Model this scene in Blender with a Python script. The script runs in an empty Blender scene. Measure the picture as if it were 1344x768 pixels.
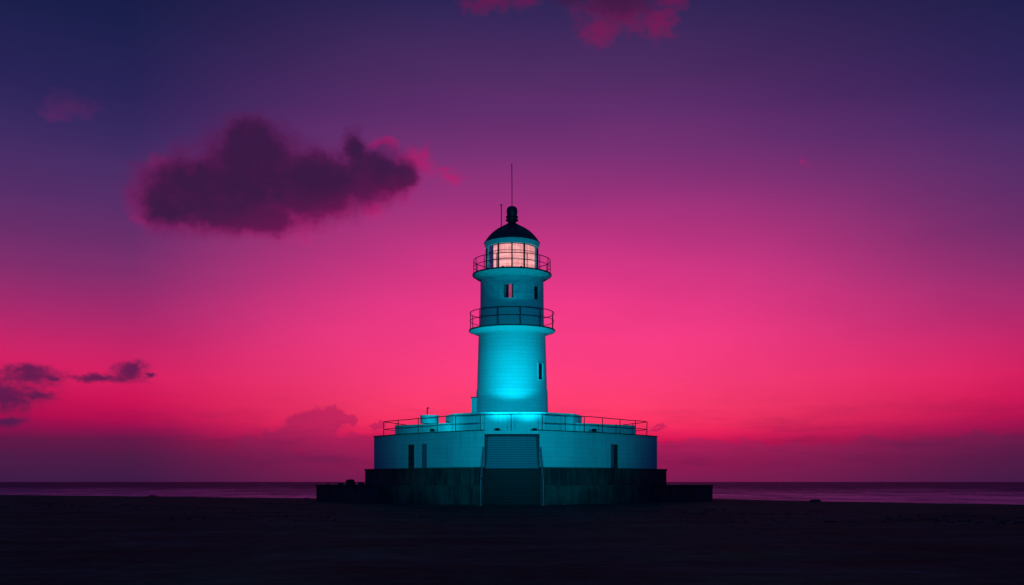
import bpy, bmesh, math, random
from mathutils import Vector, Matrix, noise
random.seed(7)
C = bpy.context.scene.collection
F = 1300.0            # focal length, in pixels of a 1344 px wide picture
EYE = 1.7
HZ = 632.5
PI = math.pi

# ------------------------------------------------------------------ camera
cam = bpy.data.objects.new('camera', bpy.data.cameras.new('camera'))
C.objects.link(cam)
cam.location = (0, 0, EYE); cam.rotation_euler = (PI/2, 0, 0)
cam.data.sensor_width = 36.0; cam.data.lens = 36.0*F/1344
cam.data.shift_y = (HZ-384)/1344
cam.data.clip_end = 60000
bpy.context.scene.camera = cam
sc = bpy.context.scene
sc.view_settings.view_transform = 'Standard'; sc.view_settings.look = 'None'
sc.view_settings.exposure = 0; sc.view_settings.gamma = 1
sc.view_settings.use_curve_mapping = False

def lin(r, g, b):
    f = lambda c: (c/255)/12.92 if c/255 <= .04045 else (((c/255)+.055)/1.055)**2.4
    return (f(r), f(g), f(b), 1)

# ------------------------------------------------------------------ node helper
class N:
    def __init__(s, tree): s.t = tree; s.n = tree.nodes; s.l = tree.links
    def new(s, kind, **kw):
        n = s.n.new(kind)
        for k, v in kw.items(): setattr(n, k, v)
        return n
    def put(s, sock, v):
        if hasattr(v, 'links') or isinstance(v, bpy.types.NodeSocket): s.l.new(v, sock)
        else: sock.default_value = v
    def m(s, op, a, b=None, c=None, clamp=False):
        n = s.new('ShaderNodeMath', operation=op); n.use_clamp = clamp
        s.put(n.inputs[0], a)
        if b is not None: s.put(n.inputs[1], b)
        if c is not None: s.put(n.inputs[2], c)
        return n.outputs[0]
    def v(s, op, a, b=None):
        n = s.new('ShaderNodeVectorMath', operation=op); s.put(n.inputs[0], a)
        if b is not None: s.put(n.inputs[1], b)
        return n.outputs['Value'] if op in ('LENGTH', 'DISTANCE', 'DOT_PRODUCT') else n.outputs[0]
    def mix(s, f, a, b, blend='MIX'):
        n = s.new('ShaderNodeMix', data_type='RGBA', blend_type=blend)
        s.put(n.inputs['Factor'], f); s.put(n.inputs[6], a); s.put(n.inputs[7], b)
        return n.outputs[2]
    def ss(s, x, lo, hi):      # smoothstep
        n = s.new('ShaderNodeMapRange', interpolation_type='SMOOTHSTEP')
        s.put(n.inputs[0], x); s.put(n.inputs[1], lo); s.put(n.inputs[2], hi)
        return n.outputs[0]
    def comb(s, x, y, z):
        n = s.new('ShaderNodeCombineXYZ')
        for i, q in enumerate((x, y, z)): s.put(n.inputs[i], q)
        return n.outputs[0]
    def sep(s, v):
        n = s.new('ShaderNodeSeparateXYZ'); s.put(n.inputs[0], v); return n.outputs
    def noise(s, vec, scale, detail=4, rough=.55, dist=0, color=False):
        n = s.new('ShaderNodeTexNoise'); s.put(n.inputs['Vector'], vec)
        n.inputs['Scale'].default_value = scale; n.inputs['Detail'].default_value = detail
        n.inputs['Roughness'].default_value = rough; n.inputs['Distortion'].default_value = dist
        return n.outputs['Color' if color else 'Fac']
    def ramp(s, f, stops, mode='LINEAR'):
        n = s.new('ShaderNodeValToRGB'); r = n.color_ramp; r.interpolation = mode
        stops = sorted(stops, key=lambda q: q[0])
        while len(r.elements) < len(stops): r.elements.new(.5)
        for e, (p, c) in zip(r.elements, stops): e.position = p
        for e, (p, c) in zip(r.elements, stops): e.color = c
        s.put(n.inputs[0], f); return n.outputs[0]

# ------------------------------------------------------------------ sky
def build_world():
    w = bpy.data.worlds.new('World'); sc.world = w; w.use_nodes = True
    w.node_tree.nodes.clear(); n = N(w.node_tree)
    d = n.new('ShaderNodeTexCoord').outputs['Generated']
    d = n.v('NORMALIZE', d)
    x, y, z = n.sep(d)[0:3]
    az = n.m('ARCTAN2', x, y)                                     # 0 straight out to sea
    hor = n.m('SQRT', n.m('ADD', n.m('MULTIPLY', x, x), n.m('MULTIPLY', y, y)))
    el = n.m('ARCTAN2', z, hor)
    def ang(px, py):
        a = math.atan((px-672)/F); return a, math.atan((HZ-py)/F*math.cos(a))
    K = 2.0
    def st(px, rows): return [(max(0, ang(px, py)[1]*K), lin(*c)) for py, c in rows]
    mid = st(700, [(-200, (26, 24, 66)), (0, (45, 38, 87)), (100, (80, 44, 101)), (150, (98, 46, 109)), (200, (120, 49, 117)), (250, (150, 50, 124)),
                   (300, (184, 52, 129)), (350, (214, 55, 134)), (400, (238, 58, 136)), (450, (252, 62, 134)), (500, (255, 64, 124)),
                   (535, (255, 62, 110)), (556, (255, 52, 100)), (570, (242, 34, 92)), (582, (205, 18, 82)), (600, (160, 24, 84)), (632, (128, 28, 82))])
    side = st(1320, [(-200, (20, 22, 58)), (0, (27, 31, 76)), (100, (42, 36, 88)), (150, (55, 41, 97)), (200, (72, 45, 102)), (250, (86, 46, 105)), (300, (106, 46, 107)),
                     (350, (132, 46, 110)), (400, (166, 42, 110)), (450, (198, 36, 104)), (490, (212, 30, 95)), (520, (205, 20, 86)), (545, (180, 14, 80)),
                     (560, (145, 16, 78)), (575, (100, 24, 72)), (600, (76, 27, 70)), (632, (60, 27, 70))])
    fe = n.m('MULTIPLY', el, K, clamp=True)
    t = n.ss(n.m('ABSOLUTE', n.m('SUBTRACT', az, .03)), .04, .52)
    lopside = n.m('MULTIPLY', n.ss(az, 0.0, -.45), .18)
    t = n.m('ADD', t, lopside, clamp=True)
    col = n.mix(t, n.ramp(fe, mid), n.ramp(fe, side))
    # directions in milliradian-like units, 1 unit = one picture pixel near the middle
    P = n.comb(n.m('MULTIPLY', az, F), n.m('MULTIPLY', n.m('TANGENT', el), F), 0.0)
    def pp(px, py):
        a, e = ang(px, py); return a*F, math.tan(e)*F
    w1 = n.noise(P, .018, 4, .6, color=True)
    w2 = n.noise(P, .07, 3, .6, color=True)
    W = n.v('ADD', P, n.v('MULTIPLY', n.v('SUBTRACT', w1, (.5, .5, .5)), (46, 34, 0)))
    W = n.v('ADD', W, n.v('MULTIPLY', n.v('SUBTRACT', w2, (.5, .5, .5)), (22, 20, 0)))
    def blobs(lst, vec):
        f = None
        for (px, py, rx, ry) in lst:
            cx, cy = pp(px, py)
            q = n.v('MULTIPLY', n.v('SUBTRACT', vec, (cx, cy, 0)), (1/rx, 1/ry, 0))
            g = n.m('SUBTRACT', 1.0, n.v('LENGTH', q))
            if f is None: f = g
            else:
                mm = n.new('ShaderNodeMath', operation='SMOOTH_MAX'); n.put(mm.inputs[0], f); n.put(mm.inputs[1], g); mm.inputs[2].default_value = .25
                f = mm.outputs[0]
        return f
    fine = n.noise(P, .055, 6, .6)
    # low bank along the horizon: lumpy top
    sx = n.sep(P)
    lump = n.noise(n.comb(sx[0], n.m('MULTIPLY', sx[1], .8), 3.7), .035, 5, .62)
    low = blobs([(408, 566, 46, 34), (430, 549, 26, 15), (445, 551, 26, 8), (392, 560, 20, 22), (358, 584, 50, 22), (455, 588, 60, 22), (1135, 577, 22, 9), (1200, 586, 200, 12), (1290, 577, 36, 10),
                 (868, 564, 14, 2), (500, 556, 15, 5), (925, 592, 110, 14), (1060, 590, 90, 13)], W)
    a = n.ss(n.m('ADD', low, n.m('MULTIPLY', n.m('SUBTRACT', lump, .5), 1.2)), -.02, .36)
    a = n.m('MULTIPLY', a, n.ss(sx[1], 2.0, 45.0))
    bank = n.mix(t, lin(150, 30, 88), lin(84, 27, 72))
    bank = n.mix(n.ss(sx[1], 20.0, 88.0), bank, n.mix(t, lin(205, 34, 96), lin(120, 28, 80)))
    col = n.mix(n.m('MULTIPLY', a, .72), col, bank)
    strk = n.noise(n.comb(n.m('MULTIPLY', sx[0], .16), sx[1], 1.3), .06, 6, .65)
    a = n.m('MULTIPLY', n.ss(strk, .44, .72), n.m('MULTIPLY', n.ss(sx[1], 2.0, 30.0), n.ss(sx[1], 130.0, 40.0)))
    col = n.mix(n.m('MULTIPLY', a, .34), col, lin(78, 24, 72))
    # dark puffs, left
    ragged = n.noise(n.comb(n.m('MULTIPLY', sx[0], .6), sx[1], 6.0), .11, 6, .7)
    pf = blobs([(38, 494, 56, 19), (36, 487, 30, 14), (10, 521, 60, 24), (52, 522, 24, 10), (8, 551, 28, 9), (172, 488, 26, 18), (178, 482, 8, 12), (128, 497, 60, 8), (200, 491, 9, 3), (-30, 500, 44, 26), (70, 497, 20, 7)], n.v('ADD', P, n.v('MULTIPLY', n.v('SUBTRACT', W, P), (.75, .45, 0))))
    a = n.ss(n.m('ADD', pf, n.m('MULTIPLY', n.m('SUBTRACT', ragged, .5), 1.3)), -.06, .84)
    col = n.mix(n.m('MULTIPLY', a, .9), col, lin(80, 27, 78))
    # the big cloud and the torn ones above
    Wb = n.v('ADD', P, n.v('MULTIPLY', n.v('SUBTRACT', W, P), (.62, .62, 0)))
    big = blobs([(240, 256, 62, 54), (222, 268, 46, 40), (300, 252, 110, 60), (335, 212, 72, 60), (327, 180, 36, 36), (415, 240, 104, 52), (392, 246, 70, 56), (488, 228, 58, 44), (464, 196, 18, 30), (350, 288, 46, 26), (300, 284, 90, 26), (528, 232, 24, 26)], Wb)
    wisp = blobs([(545, 215, 34, 34), (590, 236, 26, 16), (556, 200, 18, 16), (492, 275, 24, 26), (505, 245, 60, 36), (370, 288, 80, 28), (440, 268, 60, 30), (330, 298, 120, 22), (205, 215, 20, 20), (195, 285, 22, 14),
                  (810, 12, 76, 40), (862, 30, 44, 26), (785, 40, 40, 28), (880, 0, 30, 22), (640, 2, 42, 24), (690, -4, 34, 22), (1052, 212, 3, 4), (500, 185, 34, 10)], W)
    topc = blobs([(815, -12, 62, 40), (760, -20, 60, 30)], W)
    wf = n.ss(n.m('ADD', wisp, n.m('MULTIPLY', n.m('SUBTRACT', fine, .5), 1.4)), -.02, .95)
    pink = n.ramp(fe, st(500, [(0, (108, 22, 82)), (60, (138, 22, 84)), (140, (120, 34, 98)), (200, (176, 24, 106)), (260, (190, 30, 112)), (320, (196, 44, 122))]))
    sel = n.m('MULTIPLY', wf, .74)
    far_left = n.ss(sx[0], -380.0, -300.0)      # the left wisps are fainter
    sel = n.m('MULTIPLY', sel, n.m('ADD', .35, n.m('MULTIPLY', far_left, .65)))
    col = n.mix(sel, col, pink)
    faint = blobs([(95, 140, 44, 20), (70, 150, 30, 12), (1052, 214, 10, 14)], W)
    col = n.mix(n.m('MULTIPLY', n.ss(n.m('ADD', faint, n.m('MULTIPLY', n.m('SUBTRACT', fine, .5), 1.4)), .0, .9), .12), col, pink)
    bf = n.m('ADD', big, n.m('MULTIPLY', n.m('SUBTRACT', fine, .5), .55))
    a = n.ss(bf, -.20, .46)
    dark = n.mix(n.ss(bf, .05, .62), n.ramp(fe, st(350, [(150, (82, 30, 88)), (230, (104, 22, 84)), (290, (132, 26, 98))])), lin(57, 25, 68))
    # the belly takes a red tint towards its lower right
    bel = n.ss(n.m('ADD', n.m('MULTIPLY', sx[0], -.28), sx[1]), 455.0, 400.0)
    dark = n.mix(n.m('MULTIPLY', bel, .62), dark, lin(112, 20, 80))
    inner = n.noise(P, .022, 5, .6)
    dark = n.mix(n.m('MULTIPLY', n.ss(inner, .42, .72), .4), dark, lin(88, 24, 80))
    col = n.mix(n.m('MULTIPLY', a, .96), col, dark)
    a = n.ss(n.m('ADD', topc, n.m('MULTIPLY', n.m('SUBTRACT', fine, .5), .6)), -.15, .6)
    col = n.mix(n.m('MULTIPLY', a, .85), col, lin(62, 26, 70))
    # broad faint unevenness of the air
    hz = n.noise(n.comb(n.m('MULTIPLY', sx[0], .35), sx[1], 9.0), .012, 3, .5)
    col = n.mix(1.0, col, n.mix(hz, (.86, .88, .92, 1), (1.12, 1.10, 1.07, 1)), 'MULTIPLY')
    # the landward half of the sky is already night
    back = n.ss(n.m('ABSOLUTE', az), .7, 1.35)
    night = n.mix(n.ss(el, 0.0, .9), lin(8, 38, 84), lin(16, 50, 104))
    up = n.ss(el, .45, 1.0)
    col = n.mix(n.m('MAXIMUM', back, up), col, night)
    # below the horizon
    col = n.mix(n.ss(el, -.004, -.02), col, lin(30, 16, 40))
    bg = n.new('ShaderNodeBackground'); n.put(bg.inputs['Color'], col); bg.inputs['Strength'].default_value = 1.0
    o = n.new('ShaderNodeOutputWorld'); n.l.new(bg.outputs[0], o.inputs[0])
    w.cycles.sampling_method = 'MANUAL'; w.cycles.sample_map_resolution = 512
build_world()

# ------------------------------------------------------------------ materials
def mat(name, col, rough=.7, metal=0.0, spec=.5, build=None):
    m = bpy.data.materials.new(name); m.use_nodes = True
    n = N(m.node_tree); b = m.node_tree.nodes['Principled BSDF']
    b.inputs['Base Color'].default_value = (*col, 1); b.inputs['Roughness'].default_value = rough
    b.inputs['Metallic'].default_value = metal; b.inputs['Specular IOR Level'].default_value = spec
    if build: build(n, b)
    return m
def bump(n, b, h, strength=.3, dist=.02):
    u = n.new('ShaderNodeBump'); u.inputs['Strength'].default_value = strength; u.inputs['Distance'].default_value = dist
    n.put(u.inputs['Height'], h); n.l.new(u.outputs[0], b.inputs['Normal'])

def courses(n, u, z, h, w=3.1):
    """masonry joints from a running length u and a height z: 1 in the joint"""
    br = n.new('ShaderNodeTexBrick'); n.put(br.inputs['Vector'], n.comb(u, z, 0.0))
    br.inputs['Scale'].default_value = 1; br.inputs['Brick Width'].default_value = w; br.inputs['Row Height'].default_value = h
    br.inputs['Mortar Size'].default_value = .022; br.inputs['Mortar Smooth'].default_value = .3
    br.inputs['Color1'].default_value = (.93, .93, .93, 1); br.inputs['Color2'].default_value = (1, 1, 1, 1); br.inputs['Mortar'].default_value = (.80, .80, .80, 1)
    return br.outputs['Color'], br.outputs['Fac']

def paint(base, round_=False, h=.30, grime=.35, tint=(.42, .6, .62)):
    def f(n, b):
        p = n.new('ShaderNodeTexCoord').outputs['Object']; x, y, z = n.sep(p)[0:3]
        u = n.m('MULTIPLY', n.m('ARCTAN2', x, y), 2.9) if round_ else n.m('MULTIPLY', x, 1.3)
        c, fac = courses(n, u, z, h)
        streak = n.noise(n.comb(n.m('MULTIPLY', u, 2.2), n.m('MULTIPLY', z, .25), 0.0), 1.3, 5, .6)
        blot = n.noise(p, .55, 5, .65)
        g = n.m('MULTIPLY', n.m('MULTIPLY', n.ss(streak, .42, .75), n.ss(blot, .35, .7)), grime)
        col = n.mix(1.0, (*base, 1), c, 'MULTIPLY')
        col = n.mix(g, col, (*[q*w for q, w in zip(base, tint)], 1))
        speck = n.noise(p, 9, 3, .7)
        col = n.mix(n.m('MULTIPLY', n.ss(speck, .3, .75), .16), col, (*[q*.6 for q in base], 1))
        n.put(b.inputs['Base Color'], col)
        bump(n, b, n.m('ADD', n.m('MULTIPLY', fac, -1.0), n.m('MULTIPLY', speck, .5)), .2, .01)
    return f
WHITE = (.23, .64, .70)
M = {}
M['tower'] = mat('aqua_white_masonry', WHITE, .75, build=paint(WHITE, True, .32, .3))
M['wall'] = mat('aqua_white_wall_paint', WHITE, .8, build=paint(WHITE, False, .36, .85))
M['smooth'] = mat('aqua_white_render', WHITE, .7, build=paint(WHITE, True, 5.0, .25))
M['upperstep'] = mat('upper_tread', (.10, .17, .25), .8, build=paint((.10, .17, .25), False, 9.0, .5))
def concrete(base, lo, k=.7):
    def f(n, b):
        p = n.new('ShaderNodeTexCoord').outputs['Object']; x, y, z = n.sep(p)[0:3]
        s1 = n.noise(n.comb(n.m('MULTIPLY', x, 2.6), y, n.m('MULTIPLY', z, .22)), 1.6, 6, .65)
        s2 = n.noise(p, .35, 5, .6)
        g = n.m('ADD', n.m('MULTIPLY', s1, .55), n.m('MULTIPLY', s2, .65))
        col = n.mix(n.ss(g, .44, .80), (*lo, 1), (*base, 1))
        panel, fac = courses(n, n.m('MULTIPLY', x, 1.25), z, 1.5, 3.4)
        col = n.mix(1.0, col, panel, 'MULTIPLY')
        n.put(b.inputs['Base Color'], col)
        bump(n, b, n.m('ADD', n.noise(p, 7, 5, .7), n.m('MULTIPLY', s1, 1.2)), .5, .03)
    return f
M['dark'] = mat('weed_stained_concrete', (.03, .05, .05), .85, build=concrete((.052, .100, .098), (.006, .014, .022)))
M['darkstep'] = mat('lower_tread', (.02, .03, .035), .85, build=concrete((.005, .005, .014), (.002, .003, .007)))
M['lownose'] = mat('lower_step_nosing', (.008, .013, .03), .75)  # paler than the lower treads so each edge reads
M['iron'] = mat('dark_painted_iron', (.022, .014, .035), .45, .3)
M['rail'] = mat('galvanised_pipe', (.75, .14, .20), .5, .0)
M['coping'] = mat('dark_coping_and_shade', (.02, .035, .05), .8)  # also colours the dark strips drawn at the stair mouth
def domef(n, b):
    p = n.new('ShaderNodeTexCoord').outputs['Object']
    g = n.noise(p, 3, 5, .6)
    n.put(b.inputs['Base Color'], n.mix(g, (.012, .008, .02, 1), (.035, .02, .045, 1))); bump(n, b, g, .3, .02)
M['dome'] = mat('dark_dome_metal', (.02, .012, .03), .5, .2, build=domef)
M['ledge'] = mat('stained_ledge_edge', (.035, .06, .06), .85, build=concrete((.055, .085, .08), (.02, .035, .04)))
M['nosing'] = mat('shadow_line_nosing', (.04, .08, .12), .7)  # darker than the treads: paints the shadow line at each step
M['frame'] = mat('grey_window_frame', (.34, .55, .58), .6)
M['void'] = mat('dark_window_glass', (.006, .012, .02), .12)
M['doorleaf'] = mat('dark_door_leaf', (.012, .022, .035), .5)
M['doorgrey'] = mat('blue_grey_shutter', (.07, .14, .2), .6)
M['pink_pane'] = mat('pink_glow_pane', (.6, .12, .22), .8, build=lambda n, b: (n.put(b.inputs['Emission Color'], lin(205, 58, 105)), n.put(b.inputs['Emission Strength'], .55)))  # flat panel with weak pink emission for the glow in the window
def lensf(n, b):
    p = n.new('ShaderNodeTexCoord').outputs['Object']; x, y, z = n.sep(p)[0:3]
    u = n.m('MULTIPLY', n.m('ARCTAN2', x, y), 1.9)
    ribs = n.noise(n.comb(n.m('MULTIPLY', u, 9.0), n.m('MULTIPLY', z, .35), 0.0), 1.5, 3, .6)
    rings = n.noise(n.comb(n.m('MULTIPLY', u, .5), n.m('MULTIPLY', z, 7.0), 2.0), 1.2, 2, .5)
    f = n.m('ADD', n.m('MULTIPLY', ribs, .55), n.m('MULTIPLY', rings, .55))
    c = n.ramp(n.m('DIVIDE', n.m('SUBTRACT', z, 19.4), 2.0), [(0, lin(255, 168, 168)), (.4, lin(255, 152, 168)), (.7, lin(252, 135, 165)), (1, lin(236, 105, 152))])
    c = n.mix(1.0, c, n.ramp(f, [(.38, (.66, .5, .56, 1)), (.55, (.95, .92, .92, 1)), (.66, (1.15, 1.4, 1.35, 1))]), 'MULTIPLY')
    n.put(b.inputs['Emission Color'], c); b.inputs['Emission Strength'].default_value = 1.0
M['lens'] = mat('glowing_lantern_lens', (.25, .12, .12), .4, build=lensf)
def glassm():
    m = bpy.data.materials.new('thin_window_glass'); m.use_nodes = True; t = m.node_tree; t.nodes.clear(); n = N(t)
    tr = n.new('ShaderNodeBsdfTransparent'); tr.inputs[0].default_value = (.93, .95, .95, 1)
    gl = n.new('ShaderNodeBsdfGlossy'); gl.inputs['Roughness'].default_value = .04
    fr = n.new('ShaderNodeFresnel'); fr.inputs[0].default_value = 1.45
    mx = n.new('ShaderNodeMixShader'); n.l.new(fr.outputs[0], mx.inputs[0]); n.l.new(tr.outputs[0], mx.inputs[1]); n.l.new(gl.outputs[0], mx.inputs[2])
    o = n.new('ShaderNodeOutputMaterial'); n.l.new(mx.outputs[0], o.inputs[0]); return m
M['glass'] = glassm()
def rockf(n, b):
    p = n.new('ShaderNodeTexCoord').outputs['Object']; g = n.noise(p, 4, 6, .7)
    n.put(b.inputs['Base Color'], n.mix(g, (.008, .009, .014, 1), (.05, .045, .06, 1))); bump(n, b, g, .8, .06)
M['rock'] = mat('dark_wet_rock', (.03, .03, .04), .7, build=rockf)
M['lampglass'] = mat('cyan_lamp_glass', (.1, .5, .6), .2, build=lambda n, b: (n.put(b.inputs['Emission Color'], (0, .8, 1, 1)), n.put(b.inputs['Emission Strength'], 2.5)))
def sandf(n, b):
    p = n.new('ShaderNodeTexCoord').outputs['Object']; x, y, z = n.sep(p)[0:3]
    q = n.comb(n.m('MULTIPLY', x, .8), y, 0.0)
    a = n.noise(n.comb(n.m('MULTIPLY', x, .5), y, 0.0), .3, 9, .72); f = n.noise(q, 1.7, 6, .65); g = n.noise(p, 14, 4, .7)
    k = n.m('ADD', n.m('MULTIPLY', a, .55), n.m('ADD', n.m('MULTIPLY', f, .3), n.m('MULTIPLY', g, .18)))
    n.put(b.inputs['Base Color'], n.ramp(k, [(.42, (.009, .036, .022, 1)), (.51, (.017, .068, .044, 1)), (.61, (.032, .11, .09, 1))]))
    n.put(b.inputs['Roughness'], n.m('ADD', .78, n.m('MULTIPLY', g, .2)))
    h = n.m('ADD', n.m('MULTIPLY', f, 1.0), n.m('MULTIPLY', g, .18))
    bump(n, b, h, .8, .10)
M['sand'] = mat('damp_dark_sand', (.03, .03, .04), .92, spec=.035, build=sandf)
def seam():
    m = bpy.data.materials.new('dusk_sea_water'); m.use_nodes = True; t = m.node_tree; t.nodes.clear(); n = N(t)
    p = n.new('ShaderNodeTexCoord').outputs['Object']; x, y, z = n.sep(p)[0:3]
    q = n.comb(n.m('MULTIPLY', x, .16), y, 0.0)
    a = n.noise(q, .03, 8, .72); c = n.noise(q, .35, 5, .6); e = n.noise(q, 1.6, 4, .6)
    slick = n.ss(n.noise(n.comb(n.m('MULTIPLY', x, .55), y, 5.0), .06, 9, .8), .42, .58)
    chop = n.noise(n.comb(x, n.m('MULTIPLY', y, .3), 2.0), .75, 6, .75)
    far = n.noise(n.comb(n.m('MULTIPLY', x, .8), n.m('MULTIPLY', y, .12), 7.0), .16, 5, .7)
    slick = n.m('ADD', n.m('MULTIPLY', slick, .45), n.m('ADD', n.m('MULTIPLY', n.ss(chop, .40, .62), .45), n.m('MULTIPLY', n.ss(far, .4, .62), .35)))
    h = n.m('ADD', n.m('MULTIPLY', a, 2.2), n.m('ADD', n.m('MULTIPLY', c, .55), n.m('MULTIPLY', e, .12)))
    u = n.new('ShaderNodeBump'); u.inputs['Strength'].default_value = 1; u.inputs['Distance'].default_value = 1.6; n.put(u.inputs['Height'], h)
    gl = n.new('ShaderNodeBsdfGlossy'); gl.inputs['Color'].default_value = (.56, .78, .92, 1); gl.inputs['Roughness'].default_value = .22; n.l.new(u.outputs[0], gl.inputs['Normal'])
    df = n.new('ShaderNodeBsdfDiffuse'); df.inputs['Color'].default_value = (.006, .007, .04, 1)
    # dark water body between reflections; extra darkening towards the horizon is painted in
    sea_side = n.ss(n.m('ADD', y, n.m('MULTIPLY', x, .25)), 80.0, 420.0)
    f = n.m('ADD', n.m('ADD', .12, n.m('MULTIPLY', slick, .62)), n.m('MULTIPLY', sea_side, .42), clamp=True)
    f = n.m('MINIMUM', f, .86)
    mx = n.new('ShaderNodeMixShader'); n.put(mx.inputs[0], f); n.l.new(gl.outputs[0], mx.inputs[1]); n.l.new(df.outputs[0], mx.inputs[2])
    o = n.new('ShaderNodeOutputMaterial'); n.l.new(mx.outputs[0], o.inputs[0]); return m
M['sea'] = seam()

# ------------------------------------------------------------------ mesh helpers
def link(name, bm, m, parent=None, smooth=None):
    me = bpy.data.meshes.new(name); bmesh.ops.recalc_face_normals(bm, faces=bm.faces[:]); bm.to_mesh(me); bm.free()
    if smooth is not None:
        for p in me.polygons: p.use_smooth = True
        me.set_sharp_from_angle(angle=math.radians(smooth))
    for mm in (m if isinstance(m, (list, tuple)) else [m]): me.materials.append(mm)
    o = bpy.data.objects.new(name, me); C.objects.link(o)
    if parent:
        o.parent = parent; q = parent
        off = Vector((0, 0, 0))
        while q: off += q.location; q = q.parent
        me.transform(Matrix.Translation(-off))     # parts are modelled in world space
    return o
def tag(o, label, cat, group=None):
    o['label'] = label; o['category'] = cat
    if group: o['group'] = group
    return o
def thing(name, loc, label, cat, group=None):
    o = bpy.data.objects.new(name, None); C.objects.link(o); o.location = loc; o.empty_display_size = .3
    return tag(o, label, cat, group)
def box(bm, x0, x1, y0, y1, z0, z1):
    v = [bm.verts.new((x, y, z)) for z in (z0, z1) for x, y in ((x0, y0), (x1, y0), (x1, y1), (x0, y1))]
    for f in ((0, 1, 2, 3), (4, 5, 6, 7), (0, 1, 5, 4), (1, 2, 6, 5), (2, 3, 7, 6), (3, 0, 4, 7)): bm.faces.new([v[i] for i in f])
    return v
def obox(bm, c, du, dv, dn, hu, hv, hn):
    """box round c with half sizes along three unit axes"""
    v = [bm.verts.new(c+du*(a*hu)+dv*(b*hv)+dn*(d*hn)) for d in (-1, 1) for a, b in ((-1, -1), (1, -1), (1, 1), (-1, 1))]
    for f in ((0, 1, 2, 3), (4, 5, 6, 7), (0, 1, 5, 4), (1, 2, 6, 5), (2, 3, 7, 6), (3, 0, 4, 7)): bm.faces.new([v[i] for i in f])
def prism(bm, pts, z0, z1):
    a = [bm.verts.new((x, y, z0)) for x, y in pts]; b = [bm.verts.new((x, y, z1)) for x, y in pts]
    k = len(pts)
    for i in range(k): bm.faces.new((a[i], a[(i+1) % k], b[(i+1) % k], b[i]))
    bm.faces.new(a); bm.faces.new(b[::-1])
def lathe(bm, prof, cx, cy, seg=96, a0=0.0, closed=False):
    """prof: (r, z); r = 0 closes with a pole; closed=True joins the last point to the first (a ring)"""
    rings = []
    for r, z in prof:
        if r < 1e-6: rings.append([bm.verts.new((cx, cy, z))])
        else: rings.append([bm.verts.new((cx+r*math.sin(a0+2*PI*i/seg), cy-r*math.cos(a0+2*PI*i/seg), z)) for i in range(seg)])
    pairs = list(zip(rings, rings[1:])) + ([(rings[-1], rings[0])] if closed else [])
    for A, B in pairs:
        for i in range(seg):
            j = (i+1) % seg
            if len(A) == 1 and len(B) == 1: continue
            if len(A) == 1: bm.faces.new((A[0], B[j], B[i]))
            elif len(B) == 1: bm.faces.new((A[i], A[j], B[0]))
            else: bm.faces.new((A[i], A[j], B[j], B[i]))
def tube(bm, pts, r, seg=8, closed=False):
    pts = [Vector(p) for p in pts]; k = len(pts); rings = []
    for i, p in enumerate(pts):
        if closed: t = (pts[(i+1) % k]-pts[i-1]).normalized()
        else: t = ((pts[min(i+1, k-1)]-p).normalized() + (p-pts[max(i-1, 0)]).normalized()).normalized()
        up = Vector((0, 0, 1)) if abs(t.z) < .9 else Vector((0, 1, 0))
        a = t.cross(up).normalized(); b = a.cross(t)
        rings.append([bm.verts.new(p+(a*math.cos(2*PI*s/seg)+b*math.sin(2*PI*s/seg))*r) for s in range(seg)])
    for i in range(k if closed else k-1):
        A, B = rings[i], rings[(i+1) % k]
        for s in range(seg): bm.faces.new((A[s], A[(s+1) % seg], B[(s+1) % seg], B[s]))
    if not closed: bm.faces.new(rings[0]); bm.faces.new(rings[-1][::-1])
def bevel(o, w=.03, seg=2):
    md = o.modifiers.new('bevel', 'BEVEL'); md.width = w; md.segments = seg; md.limit_method = 'ANGLE'; md.angle_limit = math.radians(40)
def cut(o, cutters, smooth=None):
    """boolean the cutters (bmeshes in world space) out of mesh object o, then drop them"""
    off = Vector((0, 0, 0)); q = o.parent
    while q: off += q.location; q = q.parent
    tmp = []
    for bm in cutters:
        me = bpy.data.meshes.new('t'); bmesh.ops.recalc_face_normals(bm, faces=bm.faces[:]); bm.to_mesh(me); bm.free(); me.transform(Matrix.Translation(-off))
        c = bpy.data.objects.new('t', me); C.objects.link(c); c.parent = o.parent; tmp.append(c)
        md = o.modifiers.new('c', 'BOOLEAN'); md.operation = 'DIFFERENCE'; md.solver = 'EXACT'; md.object = c
    bpy.context.view_layer.update()
    dg = bpy.context.evaluated_depsgraph_get()
    me = bpy.data.meshes.new_from_object(o.evaluated_get(dg)); o.modifiers.clear(); old = o.data; o.data = me; me.name = old.name
    bpy.data.meshes.remove(old)
    for c in tmp: d = c.data; bpy.data.objects.remove(c); bpy.data.meshes.remove(d)
    if smooth is not None:
        for p in me.polygons: p.use_smooth = True
        me.set_sharp_from_angle(angle=math.radians(smooth))

# ------------------------------------------------------------------ ground and sea
SHORE = [(-900, 420), (-300, 260), (-140, 176), (-67, 130), (-48, 119), (-21.5, 103), (0, 101), (20, 99), (27, 87), (34, 79), (36.5, 76), (38.5, 73.5), (60, 58), (120, 30), (400, -60), (900, -200)]
def shore_y(x):
    for (a, b), (c, d) in zip(SHORE, SHORE[1:]):
        if a <= x <= c:
            t = (x-a)/(c-a); return b+(d-b)*t + .35*math.sin(x*1.3)+.25*math.sin(x*.47+1)
    return SHORE[0][1] if x < SHORE[0][0] else SHORE[-1][1]
def grade(lo, hi, near, step, grow):
    out = [near]; s = step; v = near
    while v < hi: v += s; s *= grow; out.append(min(v, hi))
    v = near; s = step; neg = []
    while v > lo: v -= s; s *= grow; neg.append(max(v, lo))
    return sorted(set(neg+out))
bm = bmesh.new()
xs = grade(-900, 900, 0, .8, 1.022)
ts = [0]; v = 0
rows = []
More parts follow.
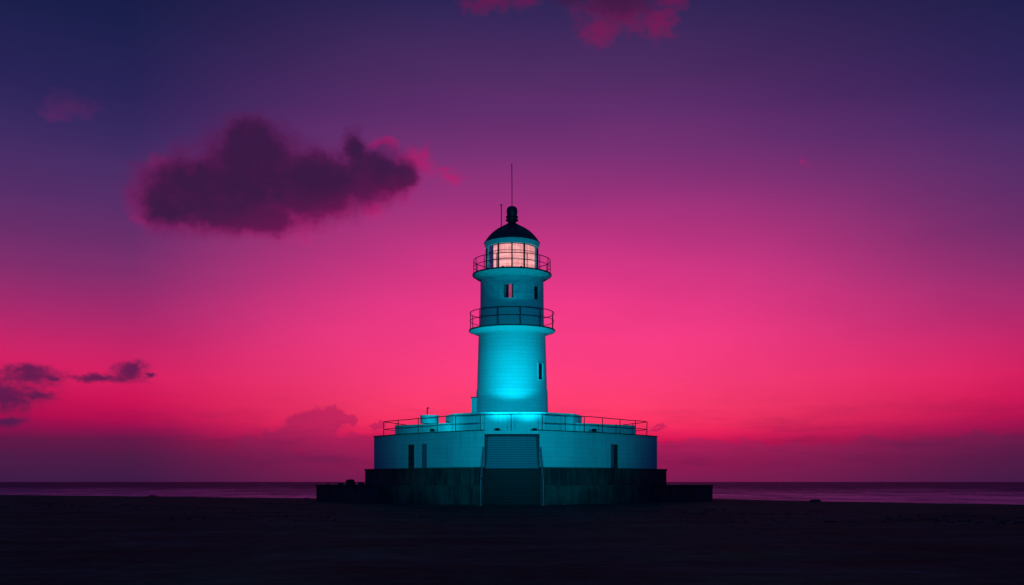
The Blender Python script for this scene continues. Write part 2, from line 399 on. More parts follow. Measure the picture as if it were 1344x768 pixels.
# rows: distance as a fraction of the way from far behind the camera to the shoreline
ys = grade(-400, 96, 40, .45, 1.035)
for j, yy in enumerate(ys): rows.append(('abs', yy))
for off in (2.5, 1.2, .4, 0, -.6, -1.6, -4): rows.append(('shore', off))
grid = []
for x in xs:
    sy = shore_y(x); colv = []
    for kind, val in rows:
        if kind == 'abs':
            lim = sy-4
            t = (val+400)/(96+400); y = -400+t*(lim+400)
        else: y = sy-val
        z = .05*noise.noise((x*.11, y*.3, 0)) + .028*noise.noise((x*.5, y*1.1, 4.0)) + .012*noise.noise((x*1.9, y*3.1, 8.0))
        near = max(0, 1-abs(y-60)/40)
        if kind == 'shore':
            z *= .3
            if val < 0: z -= .35 + (-val)*.25
            elif val == 0: z -= .12
        if y < -20: z *= .5
        colv.append(bm.verts.new((x, y, z)))
    grid.append(colv)
for i in range(len(xs)-1):
    for j in range(len(rows)-1): bm.faces.new((grid[i][j], grid[i+1][j], grid[i+1][j+1], grid[i][j+1]))
sand = link('sand', bm, M['sand'], smooth=180); sand['kind'] = 'structure'
bm = bmesh.new()
vs = [bm.verts.new(p) for p in ((-40000, -40000, -.33), (40000, -40000, -.33), (40000, 40000, -.33), (-40000, 40000, -.33))]
bm.faces.new(vs)
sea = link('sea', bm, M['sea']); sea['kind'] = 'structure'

# ------------------------------------------------------------------ podium building
SL, SR = .975, 1.025
def outline(half, notch=None):
    """closed outline from the right half (front first); notch = (half width, depth y) of the stair recess"""
    R = [(x*SR, y) if x > 2.2 else (x, y) for x, y in half]; L = [(-x*SL, y) if x > 2.2 else (-x, y) for x, y in half]
    pts = []
    if notch: pts += [(-notch[0], notch[1]), (notch[0], notch[1])]
    pts += [p for p in R] + [p for p in reversed(L) if p[0] != 0 or notch is None]
    out = []
    for p in pts:
        if not out or (abs(out[-1][0]-p[0])+abs(out[-1][1]-p[1])) > 1e-6: out.append(p)
    return out
NW = 2.08
def offset_out(half, d): return [(x + (d*.65 if i else 0), y-(d*.7)) for i, (x, y) in enumerate(half[:-1])] + [(half[-1][0]+d*.5, half[-1][1]+d)]
T0 = [(NW, 72.3), (7, 75.6), (12, 80.8), (17.4, 88), (12, 97)]
T1 = [(NW, 73.4), (7.2, 77.6), (13.0, 85.4), (10, 94)]
T2 = [(NW, 74.6), (4.6, 76.45), (7.2, 78.8), (9.9, 81.9), (12.15, 85), (9.4, 92.8)]
Z0, Z1, Z2 = 1.42, 2.78, 5.56
pod = thing('stepped_podium', (0, 73, 0), 'wide low blue-lit building under the tower, on two dark stepped plinths with a central stair', 'podium building')
T0L = outline(T0, (NW, 78)); T0L = [(x*1.025 if x < -3 else x, y) for x, y in T0L]
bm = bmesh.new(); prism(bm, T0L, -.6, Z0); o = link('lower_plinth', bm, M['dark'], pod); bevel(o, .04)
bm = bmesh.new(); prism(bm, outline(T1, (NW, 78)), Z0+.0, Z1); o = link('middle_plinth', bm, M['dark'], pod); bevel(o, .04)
bm = bmesh.new(); prism(bm, outline(T2, (NW, 78)), Z1, Z2); wall = link('wall', bm, M['wall'], pod)
for hf, zz in ((T0, Z0), (T1, Z1)):
    o_ = [(x*1.025 if (x < -3 and hf is T0) else x, y) for x, y in outline(offset_out(hf, .09), (NW+.003, 77.8))]
    bm = bmesh.new(); prism(bm, o_, zz-.1, zz+.02); link('plinth_ledge', bm, M['ledge'], pod)
# coping: thin dark slab edge
bm = bmesh.new(); prism(bm, outline(offset_out(T2, .07), (NW+.003, 77.9)), Z2, Z2+.07); link('coping', bm, M['coping'], pod)

def on_front(half, px, right=True):
    """the point where the sight line of column px (from the centre) meets the outline, with the outward normal"""
    s = SR if right else SL
    pts = [((x*s if x > 2.2 else x), y) for x, y in half]
    for (x0, y0), (x1, y1) in zip(pts, pts[1:]):
        p0, p1 = x0/y0*F, x1/y1*F
        if p0 <= abs(px) <= p1:
            k = abs(px)/F; t = (k*y0-x0)/((x1-x0)-k*(y1-y0))
            X, Y = x0+(x1-x0)*t, y0+(y1-y0)*t
            d = Vector((x1-x0, y1-y0, 0)).normalized(); nn = Vector((d.y, -d.x, 0))
            if not right: X = -X; d.x = -d.x; nn = Vector((-nn.x, nn.y, 0))
            return Vector((X, Y, 0)), d, nn
def opening(px0, px1, ztop, zbot, right, parts, depth=.28):
    a, d, nn = on_front(T2, px0, right); b, _, _ = on_front(T2, px1, right)
    c = (a+b)/2; c.z = (ztop+zbot)/2; hw = (b-a).length/2; hh = (ztop-zbot)/2; up = Vector((0, 0, 1))
    k = bmesh.new(); obox(k, c-nn*.0, d, up, nn, hw, hh, depth)
    return k, c, d, nn, hw, hh, up
cuts = []
specs = []
for (p0, p1, zt, zb, right, kind) in ((127.8, 138.2, 4.73, Z1+.02, False, 'open'), (111.5, 119, 4.73, Z1+.02, False, 'shut'), (129, 141, 4.73, Z1+.02, True, 'half')):
    k, c, d, nn, hw, hh, up = opening(p0, p1, zt, zb, right, None); cuts.append(k); specs.append((c, d, nn, hw, hh, up, kind))
cut(wall, cuts)
for c, d, nn, hw, hh, up, kind in specs:
    dep = {'open': .13, 'shut': .05, 'half': .13}[kind]
    bm = bmesh.new(); obox(bm, c-nn*(dep+.03), d, up, nn, hw-.03, hh-.02, .02)
    dr = link('door', bm, {'open': M['doorleaf'], 'shut': M['doorgrey'], 'half': M['doorleaf']}[kind], pod)
    dr['label'] = {'open': 'dark narrow open doorway', 'shut': 'pale closed flush door', 'half': 'dark door with one leaf ajar'}[kind]
    bm = bmesh.new()
    for s in (-1, 1): obox(bm, c+d*(s*(hw+.035))+nn*.012, d, up, nn, .04, hh, .03)
    obox(bm, c+up*(hh+.045)+nn*.012, d, up, nn, hw+.08, .05, .035)
    link('door_frame', bm, M['frame'], dr)
    if kind == 'half':
        bm = bmesh.new(); obox(bm, c-d*(hw*.5)-nn*.07, d, up, nn, hw*.38, hh-.06, .02); link('door_leaf', bm, M['doorgrey'], dr)
    if kind != 'shut':
        bm = bmesh.new(); obox(bm, c+d*(hw*.1)-nn*(dep-.02)-up*.2, d, up, nn, hw*.85, .02, .02); link('door_rail', bm, M['frame'] if 0 else M['coping'], dr)
    bm = bmesh.new(); q = c+d*(hw*.6)-nn*(dep-.03)-up*.05; obox(bm, q, d, up, nn, .06, .015, .03); link('handle', bm, M['iron'], dr)
# stairs: 29 treads, lower ones much darker, upper ones mid blue
NS = 29; rise = (Z2-.28)/NS; run = (77.2-71.9)/NS; y = 72.0
st = bpy.data.objects.new('staircase', None)
lowb, upb = bmesh.new(), bmesh.new()
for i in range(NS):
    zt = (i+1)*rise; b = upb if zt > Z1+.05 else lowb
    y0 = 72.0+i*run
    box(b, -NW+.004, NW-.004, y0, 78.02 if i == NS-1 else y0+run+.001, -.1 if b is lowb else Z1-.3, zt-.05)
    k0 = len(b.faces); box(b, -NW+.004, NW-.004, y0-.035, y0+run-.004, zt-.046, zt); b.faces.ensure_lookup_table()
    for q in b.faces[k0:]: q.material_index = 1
link('lower_stair_flight', lowb, [M['darkstep'], M['lownose']], pod); link('upper_stair_flight', upb, [M['upperstep'], M['nosing']], pod)
bm = bmesh.new(); box(bm, -NW+.003, NW-.003, 74.75, 75.9, Z2-.24, Z2-.01); o = link('bridge_slab', bm, M['wall'], pod)
bm = bmesh.new(); box(bm, -NW+.003, NW-.003, 74.69, 74.745, Z2-.38, Z2-.24); box(bm, -NW+.003, NW-.003, 74.745, 75.9, Z2-.38, Z2-.244); link('slab_shade_strip', bm, M['coping'], pod)  # dark strip draws the shade line under the slab lip
for s in (-1, 1):
    bm = bmesh.new(); box(bm, *(sorted((s*(NW-.003), s*(NW-.13)))), 74.62, 74.72, Z1, Z2-.4); link('recess_edge_strip', bm, M['coping'], pod)  # dark strips marking the side edges of the stair recess
# terraces behind the railing
ZT, ZD = 6.55, 7.26
T3 = [(1.0, 80.3), (5.7, 82.4), (10.45, 86.1), (8, 92)]
TD = [(2.65, 79.75), (4.9, 81.4), (5.78, 84), (5.78, 88), (3, 90.3)]
bm = bmesh.new(); prism(bm, outline(T3), Z2-.02, ZT); o = link('outer_terrace', bm, M['wall'], pod)
bm = bmesh.new(); prism(bm, outline(offset_out(T3, .05)), ZT, ZT+.05); link('terrace_coping', bm, M['frame'], pod)
bm = bmesh.new(); prism(bm, outline(TD), Z2-.01, ZD); o = link('inner_terrace', bm, M['wall'], pod)
bm = bmesh.new(); prism(bm, outline(offset_out(TD, .05)), ZD, ZD+.05); link('terrace_coping', bm, M['frame'], pod)

# ------------------------------------------------------------------ terrace railing
ZR = 1.27
rail = thing('terrace_railing', (0, 75, Z2), 'dark pipe railing with two bars running round the roof edge of the blue-lit podium', 'railing')
RT = [(2.3, 75.0), (4.4, 76.75), (6.9, 79.05), (9.3, 81.9), (11.25, 84.7), (8.7, 92)]
def rp(px):
    right = px > 0; s = 1
    pts = RT
    if abs(px) < 39: return Vector((px/F*75.0, 75.0, 0))
    for (x0, y0), (x1, y1) in zip(pts, pts[1:]):
        x0s, x1s = (x0*SR, x1*SR) if right else (x0*SL, x1*SL)
        if x0 < 2.4: x0s = x0
        p0, p1 = x0s/y0*F, x1s/y1*F
        if p0-.5 <= abs(px) <= p1+.5 and p1 > p0:
            k = abs(px)/F; t = max(0, min(1, (k*y0-x0s)/((x1s-x0s)-k*(y1-y0))))
            return Vector(((1 if right else -1)*(x0s+(x1s-x0s)*t), y0+(y1-y0)*t, 0))
    return Vector(((1 if right else -1)*x1s, y1, 0)) if 0 else Vector(((11.25*SR if right else -11.25*SL), 84.7, 0))
cornerR = Vector((11.25*SR, 84.7, 0)); cornerL = Vector((-11.25*SL, 84.7, 0))
pos = [cornerL] + [rp(p) for p in (-149, -123, -98, -74, -41.5, -1, 39.5, 70, 95, 119, 142, 162)] + [cornerR]
backs = [Vector((8.7*SR, 92.2, 0)), Vector((4, 93.2, 0)), Vector((-4, 93.2, 0)), Vector((-8.7*SL, 92.2, 0))]
mids = [cornerR.lerp(backs[0], .33), cornerR.lerp(backs[0], .66)]; mids2 = [backs[3].lerp(cornerL, .33), backs[3].lerp(cornerL, .66)]
loop = pos + mids + [backs[0], Vector((6.4, 92.8, 0)), backs[1], Vector((0, 93.2, 0)), backs[2], Vector((-6.4, 92.8, 0)), backs[3]] + mids2
for p in loop:
    bm = bmesh.new(); zb = Z2+.075 if abs(p.x) > 2.2 or p.y > 80 else Z2-.01
    jit = random.uniform(-.02, .02)
    tube(bm, [(p.x, p.y, zb), (p.x+jit, p.y, Z2+ZR)], .035, 6)
    obox(bm, Vector((p.x, p.y, zb+.015)), Vector((1, 0, 0)), Vector((0, 1, 0)), Vector((0, 0, 1)), .07, .07, .012)
    link('post', bm, M['iron'], rail)
def run_rail(name, zz, r, skip=False):
    bm = bmesh.new()
    k = len(loop)
    for i in range(k):
        a, b = loop[i], loop[(i+1) % k]
        if skip and (abs(a.x) < 1 or abs(b.x) < 1) and a.y < 80: continue
        seg = []
        for s in range(7):
            t = s/6; q = a.lerp(b, t); sag = .018*math.sin(PI*t)*(1 if i % 3 else -.6)
            seg.append((q.x, q.y, Z2+zz-sag))
        tube(bm, seg, r, 6)
    link(name, bm, M['iron'], rail, smooth=60)
run_rail('top_rail', ZR, .034); run_rail('middle_rail', .62, .028, True)

# ------------------------------------------------------------------ stair handrails
for s, lab in ((-1, 'pale violet bent pipe handrail beside the stair on its left side'), (1, 'pale violet bent pipe handrail beside the stair on its right side')):
    x = s*2.26
    h = thing('stair_handrail', (x, 71.6, 0), lab, 'handrail', 'handrails of the stair')
    bm = bmesh.new(); tube(bm, [(x, 71.6, -.05), (x, 71.6, 1.78)], .048, 8); link('newel_post', bm, M['rail'], h, smooth=60)
    bm = bmesh.new(); tube(bm, [(x, 71.6, 1.70), (x, 71.6, 1.86), (x-s*.012, 71.75, 1.98), (x-s*.1, 74.35, 4.2), (x-s*.1, 74.5, 4.3), (x-s*.1, 74.72, 4.28)], .052, 8); link('sloping_rail', bm, M['rail'], h, smooth=60)
    bm = bmesh.new(); tube(bm, [(x-s*.06, 73.2, Z0), (x-s*.06, 73.2, 3.2)], .035, 8); link('baluster', bm, M['rail'], h, smooth=60)
    bm = bmesh.new(); obox(bm, Vector((x, 71.6, .02)), Vector((1, 0, 0)), Vector((0, 1, 0)), Vector((0, 0, 1)), .11, .11, .02); link('foot_plate', bm, M['rail'], h)

# ------------------------------------------------------------------ lighthouse tower
TY = 85.0; G = TY/F
def zs(py, D=TY): return EYE+(HZ-py)*D/F
tw = thing('lighthouse', (0, TY, ZD), 'round cyan-lit tower with two railed galleries, a glowing pink lantern room and a dark dome', 'lighthouse')
tw_off = tw
# lower shaft
bm = bmesh.new(); zb, zt = ZD, 14.25
prof = [(0, zb), (3.14, zb), (3.10, zb+.5), (3.05, 9.5), (3.035, 9.55), (3.0, 9.62), (2.93, 12), (2.86, zt), (0, zt)]
lathe(bm, prof, 0, TY, 128); lower = link('lower_shaft', bm, M['tower'], tw, smooth=25)
bm = bmesh.new(); lathe(bm, [(2.80, 14.3), (2.74, 14.8), (2.72, 16.5), (2.70, 18.9), (0, 18.9), (0, 14.3)][::-1][::-1], 0, TY, 128)
bmesh.ops.remove_doubles(bm, verts=bm.verts[:], dist=1e-5)
upper = link('upper_shaft', bm, M['tower'], tw, smooth=25)
def win(px, pyc, wpx, hh, rad, right_deep=.3):
    sinv = px*(TY)/F/rad; th = math.asin(max(-.97, min(.97, sinv)))
    th = math.asin(max(-.97, min(.97, px*(TY-rad*math.cos(th))/F/rad)))
    nn = Vector((math.sin(th), -math.cos(th), 0)); d = Vector((math.cos(th), math.sin(th), 0)); up = Vector((0, 0, 1))
    D = TY-rad*math.cos(th); c = Vector((0, TY, zs(pyc, D)))+nn*rad
    return c, d, nn, wpx/2*D/F/max(.3, math.cos(th)), hh/2, up
wins = [(win(37.5, 487.5, 6.2, 1.36, 2.98), lower, 'slit'), (win(-4.5, 381.5, 12.4, 1.16, 2.71), upper, 'pair'), (win(31.8, 384.5, 6, 1.16, 2.71), upper, 'dark')]
for shaft in (lower, upper):
    cs = []
    for (c, d, nn, hw, hh, up), sh, k in wins:
        if sh is shaft: b = bmesh.new(); obox(b, c, d, up, nn, hw, hh, .36); cs.append(b)
    cut(shaft, cs, 25)
for (c, d, nn, hw, hh, up), sh, kind in wins:
    bm = bmesh.new(); obox(bm, c-nn*(.26 if kind == 'pair' else .09), d, up, nn, hw-.004, hh-.004, .02)
    wd = link('window', bm, M['void'], tw)
    wd['label'] = {'slit': 'tall narrow slit window', 'pair': 'window with a pink glow in one half', 'dark': 'dark narrow window'}[kind]
    bm = bmesh.new()
    for s in (-1, 1): obox(bm, c+d*(s*(hw+.015))-nn*.03, d, up, nn, .025, hh+.04, .055)
    for s in (-1, 1): obox(bm, c+up*(s*(hh+.02))-nn*.03, d, up, nn, hw-.012, .025, .05)
    link('window_frame', bm, M['smooth'], wd)
    if kind == 'pair':
        bm = bmesh.new(); obox(bm, c+d*(hw*.33)-nn*.2, d, up, nn, hw*.34, hh-.03, .012); link('pink_pane', bm, M['pink_pane'], wd)
        bm = bmesh.new(); obox(bm, c+d*(hw*.82)-nn*.15, d, up, nn, hw*.16, hh-.02, .06); obox(bm, c-d*(hw*.08)-nn*.15, d, up, nn, .025, hh-.02, .05); link('mullion', bm, M['doorleaf'], wd)
        bm = bmesh.new(); obox(bm, c-d*(hw*.72)-nn*.17, d, up, nn, hw*.2, hh-.03, .02); link('shutter', bm, M['doorgrey'], wd)

def gallery(z_deck, r, r_wall, z_wall, n_post, a0, rail_h, rail_r, label):
    """slab with a coved underside, plus a pipe railing on it"""
    bm = bmesh.new()
    pr = [(r_wall-.12, z_wall-.02), (r_wall+.05, z_wall), (r_wall+.09, z_wall+.10)]
    for i in range(9):
        t = i/8; pr.append((r_wall+.1+(r-.03-r_wall-.1)*(1-math.cos(t*PI/2)), z_wall+.13+(z_deck-.16-z_wall-.13)*math.sin(t*PI/2)**.8))
    pr = [(r_wall-.12, z_wall-.02), (r_wall+.04, z_wall), (r_wall+.07, z_wall+.1), (r_wall+.16, z_wall+.12)]
    for i in range(1, 9):
        t = i/8; pr.append((r_wall+.16+(r-.04-r_wall-.16)*t, z_wall+.12+(z_deck-.12-z_wall-.12)*(t**1.5*.8+.2*t)))
    pr += [(r_wall-.12, z_deck-.1)]
    lathe(bm, pr, 0, TY, 128, closed=True); g = link('gallery', bm, M['smooth'], tw, smooth=30)
    g['label'] = label
    bm = bmesh.new(); lathe(bm, [(r_wall-.11, z_deck-.098), (r+.02, z_deck-.115), (r+.03, z_deck-.01), (r, z_deck), (r_wall-.11, z_deck)], 0, TY, 128, closed=True); link('deck_edge', bm, M['coping'], g, smooth=30)
    for i in range(n_post):
        a = a0+2*PI*i/n_post; x, y = rail_r*math.sin(a), TY-rail_r*math.cos(a)
        bm = bmesh.new(); tube(bm, [(x, y, z_deck-.01), (x, y, z_deck+rail_h)], .034, 6); link('post', bm, M['iron'], g)
    for zz, rr in ((rail_h, .034), (rail_h*.54, .026)):
        bm = bmesh.new(); tube(bm, [(rail_r*math.sin(2*PI*i/72), TY-rail_r*math.cos(2*PI*i/72), z_deck+zz) for i in range(72)], rr, 6, True); link('rail', bm, M['iron'], g, smooth=60)
    return g
# levels read off the tower at its own distance
zg1 = zs(425, TY-3.66); zg2 = zs(349.8, TY-3.36)
gallery(zg1, 3.68, 2.86, zs(441)+.02, 12, math.radians(-18.5), zs(402, TY-3.6)-zg1, 3.60, 'lower, wider railed gallery')
gallery(zg2, 3.37, 2.71, zs(369.5)+.02, 16, 0, zs(331.3, TY-3.27)-zg2, 3.28, 'upper, narrower railed gallery')
# lantern room
zl0, zl1 = zg2, zs(326)
bm = bmesh.new(); lathe(bm, [(2.3, zl0), (2.3, zl0+.16), (2.1, zl0+.16), (2.1, zl0)], 0, TY, 96, closed=True)
lr = link('lantern_room', bm, M['smooth'], tw, smooth=30)
NM = 16; rg = 2.2
bm = bmesh.new()
for i in range(NM):
    a, b = 2*PI*i/NM, 2*PI*(i+1)/NM
    q = [bm.verts.new((rg*math.sin(k), TY-rg*math.cos(k), z)) for k, z in ((a, zl0+.16), (b, zl0+.16), (b, zl1), (a, zl1))]
    bm.faces.new(q)
link('glazing', bm, M['glass'], lr)
for a in [math.radians(v) for v in (-67, -31, 0, 27.5, 64, 90, 120, 150, 180, 210, 240, 270)]:
    nn = Vector((math.sin(a), -math.cos(a), 0)); d = Vector((math.cos(a), math.sin(a), 0))
    big = abs(abs(math.degrees(a)) - 66) < 4
    bm = bmesh.new(); obox(bm, Vector((0, TY, (zl0+zl1)/2+.08))+nn*(rg+.02), d, Vector((0, 0, 1)), nn, .06 if not big else .1, (zl1-zl0)/2-.08, .05)
    link('mullion', bm, M['iron'] if not big else M['frame'], lr)
for py, r_ in ((327.5, .022), (338.5, .022)):
    z = zs(py, TY-rg)
    bm = bmesh.new(); tube(bm, [(rg*1.005*math.sin(2*PI*i/64), TY-rg*1.005*math.cos(2*PI*i/64), z) for i in range(64)], r_, 6, True); link('glazing_bar', bm, M['iron'], lr, smooth=60)
bm = bmesh.new(); lathe(bm, [(0, zl0+.02), (1.97, zl0+.02), (1.99, zl0+.3), (1.99, zl1-.2), (1.96, zl1-.05), (0, zl1-.05)], 0, TY, 96); ln = link('lens', bm, M['lens'], lr, smooth=30)
# cornice and dome
zc = zs(320.5)
bm = bmesh.new()
pr = [(2.05, zl1-.02), (2.28, zl1-.02), (2.30, zl1+.06)] + [(2.30+.09*t, zl1+.06+(zc-zl1-.06)*t) for t in (.25, .5, .75, 1)] + [(2.05, zc)]
lathe(bm, pr, 0, TY, 128, closed=True); link('cornice', bm, M['smooth'], lr, smooth=30)
def e(px): return px*G
dp = [(e(36.4), zc+.005), (e(36.8), zc+.06), (e(35.2), zs(318.4)), (e(32.8), zs(314.8)), (e(30), zs(311.3)), (e(26.5), zs(307.6)), (e(22), zs(303.8)), (e(16.7), zs(300.2)), (e(11), zs(297.2)), (e(7), zs(295)), (0, zs(295))]
dp = [(e(36.6), zc+.002), (e(36.9), zc+.07)] + dp[2:]
bm = bmesh.new(); lathe(bm, dp + [(0, zc+.002)], 0, TY, 96); bmesh.ops.remove_doubles(bm, verts=bm.verts[:], dist=1e-5)
dome = link('dome', bm, M['dome'], tw, smooth=40)
for i in range(12):
    a = 2*PI*(i+.5)/12
    bm = bmesh.new(); tube(bm, [((r-.0)*math.sin(a), TY-(r-.0)*math.cos(a), z+.01) for r, z in dp[2:-1]], .03, 5); link('dome_rib', bm, M['dome'], dome, smooth=60)
fin = [(e(7.4), zs(295.3)), (e(5.6), zs(293.5)), (e(5.4), zs(291)), (e(6), zs(290.2)), (e(8.2), zs(290)), (e(8.4), zs(289)), (e(8), zs(288.4)), (e(6), zs(288)), (e(6), zs(286.2)), (e(8), zs(285.8)), (e(8.2), zs(284.8)), (e(7.6), zs(284)), (e(6.4), zs(283.4)), (e(6.9), zs(281)), (e(7.3), zs(277.5)), (e(6.7), zs(274)), (e(5.2), zs(272)), (e(2.4), zs(271)), (0, zs(270.8))]
bm = bmesh.new(); lathe(bm, fin, 0, TY, 48); link('finial', bm, M['dome'], dome, smooth=35)
bm = bmesh.new(); tube(bm, [(0, TY, zs(272)), (0, TY, zs(244)), (-.02, TY, zs(214.5))], .034, 6); link('lightning_rod', bm, M['iron'], dome)
bm = bmesh.new(); x = -14*G; tube(bm, [(x, TY, zs(302)), (x, TY, zs(268.5))], .04, 6); box(bm, x-.09, x+.09, TY-.05, TY+.05, zs(269.6), zs(268.4)); link('antenna', bm, M['iron'], dome)

# annex block at the foot of the tower
an = thing('tower_annex', (-3.0, 84.6, ZD+.05), 'small dark flat-topped block against the foot of the tower', 'annex')
bm = bmesh.new(); box(bm, e(-53), e(-44), 84.2, 86.3, ZD+.05, zs(523.2)); a1 = link('block', bm, M['wall'], an); bevel(a1, .02)
bm = bmesh.new(); box(bm, e(-53)-.04, e(-44), 84.16, 86.34, zs(523.2)+.002, zs(522)); link('cap', bm, M['coping'], an)

# small drum with a pipe on the terrace
dx = (563.3-671.5)/F*80.6
dt = thing('vent_drum', (dx, 83.2, ZT+.05), 'squat round drum with a thin pipe on top, on the podium terrace', 'vent drum')
dx = (563.3-671.5)/F*83.2; dt.location.x = dx
bm = bmesh.new(); r = 12.2*83.2/F; zt_ = zs(545.3, 83.2)
lathe(bm, [(0, ZT+.05), (r, ZT+.05), (r, zt_-.08), (r+.03, zt_-.06), (r+.03, zt_), (0, zt_+.05)], dx, 83.2, 40); link('drum', bm, M['smooth'], dt, smooth=30)
bm = bmesh.new(); px_ = (560.3-671.5)/F*83.2; tube(bm, [(px_, 83.2, zt_), (px_, 83.2, zs(536, 83.2))], .045, 8); link('pipe', bm, M['iron'], dt)
bm = bmesh.new(); z = zs(535.6, 83.2); tube(bm, [(px_-.04, 83.2, z), (px_+.16, 83.2, z)], .05, 8); link('pipe_cap', bm, M['iron'], dt)

# ------------------------------------------------------------------ floodlights
def flood(loc, aim, watts, size_deg, label, group='cyan floodlights', blend=1.0, col=(0, .82, 1), scale=1.0, soft=.12):
    t = thing('floodlight', loc, label, 'floodlight', group)
    a = (Vector(aim)-Vector(loc)).normalized(); x, y, z = loc; up = Vector((0, 0, 1))
    side = a.cross(up).normalized(); u2 = side.cross(a); k = scale
    c = Vector(loc)+up*(.20*k)
    bm = bmesh.new(); obox(bm, c, side, u2, a, .16*k, .11*k, .06*k)
    for i in range(-3, 4): obox(bm, c+side*(i*.045*k)-a*(.085*k), side, u2, a, .006*k, .09*k, .03*k)
    link('housing', bm, M['iron'], t)
    bm = bmesh.new()
    for s in (-1, 1): obox(bm, c+side*(s*.18*k)-up*(.09*k), side, up, side.cross(up), .012*k, .10*k, .03*k)
    obox(bm, Vector(loc)+up*.012*k, side, up, side.cross(up), .2*k, .012*k, .06*k); link('bracket', bm, M['iron'], t)
    bm = bmesh.new(); obox(bm, c+a*.066*k, side, u2, a, .14*k, .09*k, .005*k); link('lamp_glass', bm, M['lampglass'], t)
    ld = bpy.data.lights.new('lamp', 'SPOT'); ld.energy = watts; ld.color = col; ld.spot_size = math.radians(size_deg); ld.spot_blend = blend; ld.shadow_soft_size = soft*k
    lo = bpy.data.objects.new('lamp', ld); C.objects.link(lo); lo.parent = t; lo.location = c+a*.16*k-Vector(loc); lo.rotation_euler = a.to_track_quat('-Z', 'Y').to_euler()
    return t
zf = Z2+.08
flood((-1.15, 77.2, zf-.06), (-.2, 83, 14.5), 1300, 90, 'small floodlight on the roof edge above the stair, aimed up at the tower', soft=.3)
flood((1.75, 77.3, zf-.06), (.2, 83, 14.5), 1300, 90, 'small floodlight on the roof beside the stair top, aimed up at the tower', soft=.3)
flood((-6.4, 79.3, zf), (-6.2, 83, 6.6), 200, 140, 'small floodlight on the podium roof, aimed at the terrace wall under the vent drum')
flood((6.6, 79.5, zf), (5.5, 83, 6.6), 50, 140, 'small floodlight on the podium roof, aimed at the blank terrace wall')
for i in range(6):
    a = math.radians(-75+30*i); p = (2.95*math.sin(a), TY-2.95*math.cos(a), zg2+.005)
    flood(p, (2.2*math.sin(a), TY-2.2*math.cos(a), zg2+2.4), 20, 120, 'added floodlight hidden on the upper gallery deck, aimed up at the cornice', 'added cornice floodlights', scale=.5)  # added ring of lamps behind the deck rim, brightens the cornice
flood((-7, -40, .5), (-2.9, 76, 5.7), 140000, 9.2, 'added unseen floodlight on the sand behind the camera, aimed at the podium wall', scale=1.6, col=(0, .77, 1))  # this pair is added out of view to light the podium walls
flood((7, -40, .5), (3.3, 76, 5.7), 160000, 9.2, 'added unseen floodlight on the sand behind the camera, aimed at the podium wall', scale=1.6, col=(0, .77, 1))
flood((11, -38, .5), (0, 85, 18.5), 88000, 13, 'added unseen floodlight on the sand behind the camera, aimed at the top of the tower', scale=1.6, col=(0, .72, 1))  # added out of view to brighten the upper tower

# ------------------------------------------------------------------ rocks
def rock(loc, sx, sy, sz, label, group, seed):
    bm = bmesh.new(); bmesh.ops.create_icosphere(bm, subdivisions=4, radius=1)
    for v in bm.verts:
        p = v.co.copy(); k = 1+.38*noise.noise(p*1.3+Vector((seed*7.1, 0, 0)))+.14*noise.noise(p*3.4+Vector((0, seed*3.3, 0)))+.05*noise.noise(p*9)
        q = p*k; q.x = max(-.85, min(.9, q.x)); q.z = min(q.z, .78+.1*noise.noise(p*2+Vector((seed, 0, 0))))
        v.co = Vector((q.x*sx, q.y*sy, max(q.z, -.35)*sz+.3*sz))
    o = link('rock', bm, M['rock'], smooth=38); o.location = loc; return tag(o, label, 'rock', group)
def rk(px, D, z, wpx, hpx, label, group, seed):
    rock(((px-672)/F*D, D, z), wpx/2*D/F, wpx/2.4*D/F, hpx/1.12*D/F, label, group, seed)
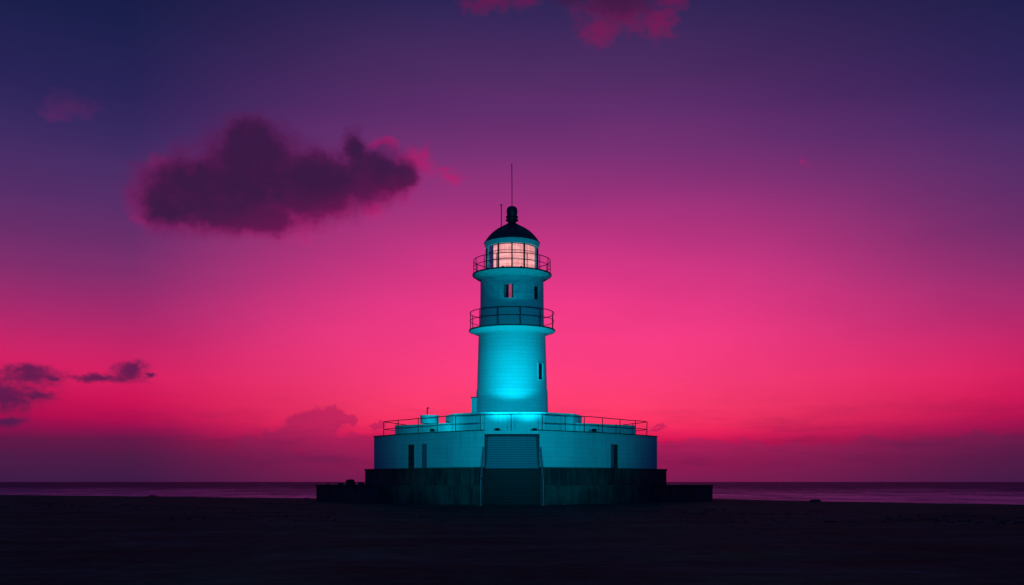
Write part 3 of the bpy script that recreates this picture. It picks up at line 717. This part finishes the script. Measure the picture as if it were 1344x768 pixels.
g1 = 'rubble on the lower plinth'; g2 = 'rocks along the waterline'
rk(460, 85.2, Z0, 14, 7.6, 'biggest dark boulder of the rubble heap on the lower plinth', g1, 1)
rk(474, 84.5, Z0, 9, 4.0, 'low dark stone between the big boulder and the middle plinth', g1, 2)
rk(447, 86.3, Z0, 9, 3.0, 'flat dark stone on the sea side of the big boulder on the plinth', g1, 3)
rk(430, 87.0, Z0, 5, 1.6, 'tiny stone near the outer end of the lower plinth, beside the rubble heap', g1, 4)
rk(200, 116, -.1, 11, 2.6, 'small low dark rock on the waterline far from the lighthouse, beyond the open beach', g2, 5)
rk(402, 99, -.1, 9, 2.6, 'small dark rock just off the outer end of the lower plinth, at the waterline', g2, 6)
rk(1070, 84, -.08, 16, 4.6, 'widest dark rock on the waterline, seaward of the podium', g2, 8)
rk(1165, 79, -.1, 6, 1.5, 'tiny dark stone on the waterline beyond the widest rock', g2, 9)
bpy.context.view_layer.update()
# dark weed and shell litter in a thin line along the upper beach: too small and many to count
def litter(name, lines, count):
    bm = bmesh.new()
    for _ in range(count):
        (x0, y0), (x1, y1), w = random.choice(lines)
        t = random.random(); px = x0+(x1-x0)*t; py = y0+(y1-y0)*t+random.gauss(0, w)
        D = F*EYE/(py-HZ); X = (px-672)/F*D; r = random.uniform(.025, .10)
        m4 = Matrix.Translation((X, D, .0+r*.15)) @ Matrix.Rotation(random.uniform(0, 6), 4, 'Z') @ Matrix.Diagonal((r*random.uniform(.8, 2.4), r, r*.42, 1))
        g = bmesh.ops.create_icosphere(bm, subdivisions=1, radius=1, matrix=m4)
        for v in g['verts']: v.co += Vector((random.uniform(-.3, .3), random.uniform(-.3, .3), random.uniform(-.1, .1)))*r
    o = link(name, bm, M['rock'], smooth=60); o['kind'] = 'stuff'; return o
lt = litter('beach_litter', [((715, 667.5), (925, 674), .9), ((330, 660), (410, 663), .6), ((925, 672), (1344, 686), 1.6), ((0, 662), (330, 668), 1.5), ((200, 680), (1344, 683), 3)], 800)
lt['label'] = 'scattered small dark weed and shell litter on the upper beach'
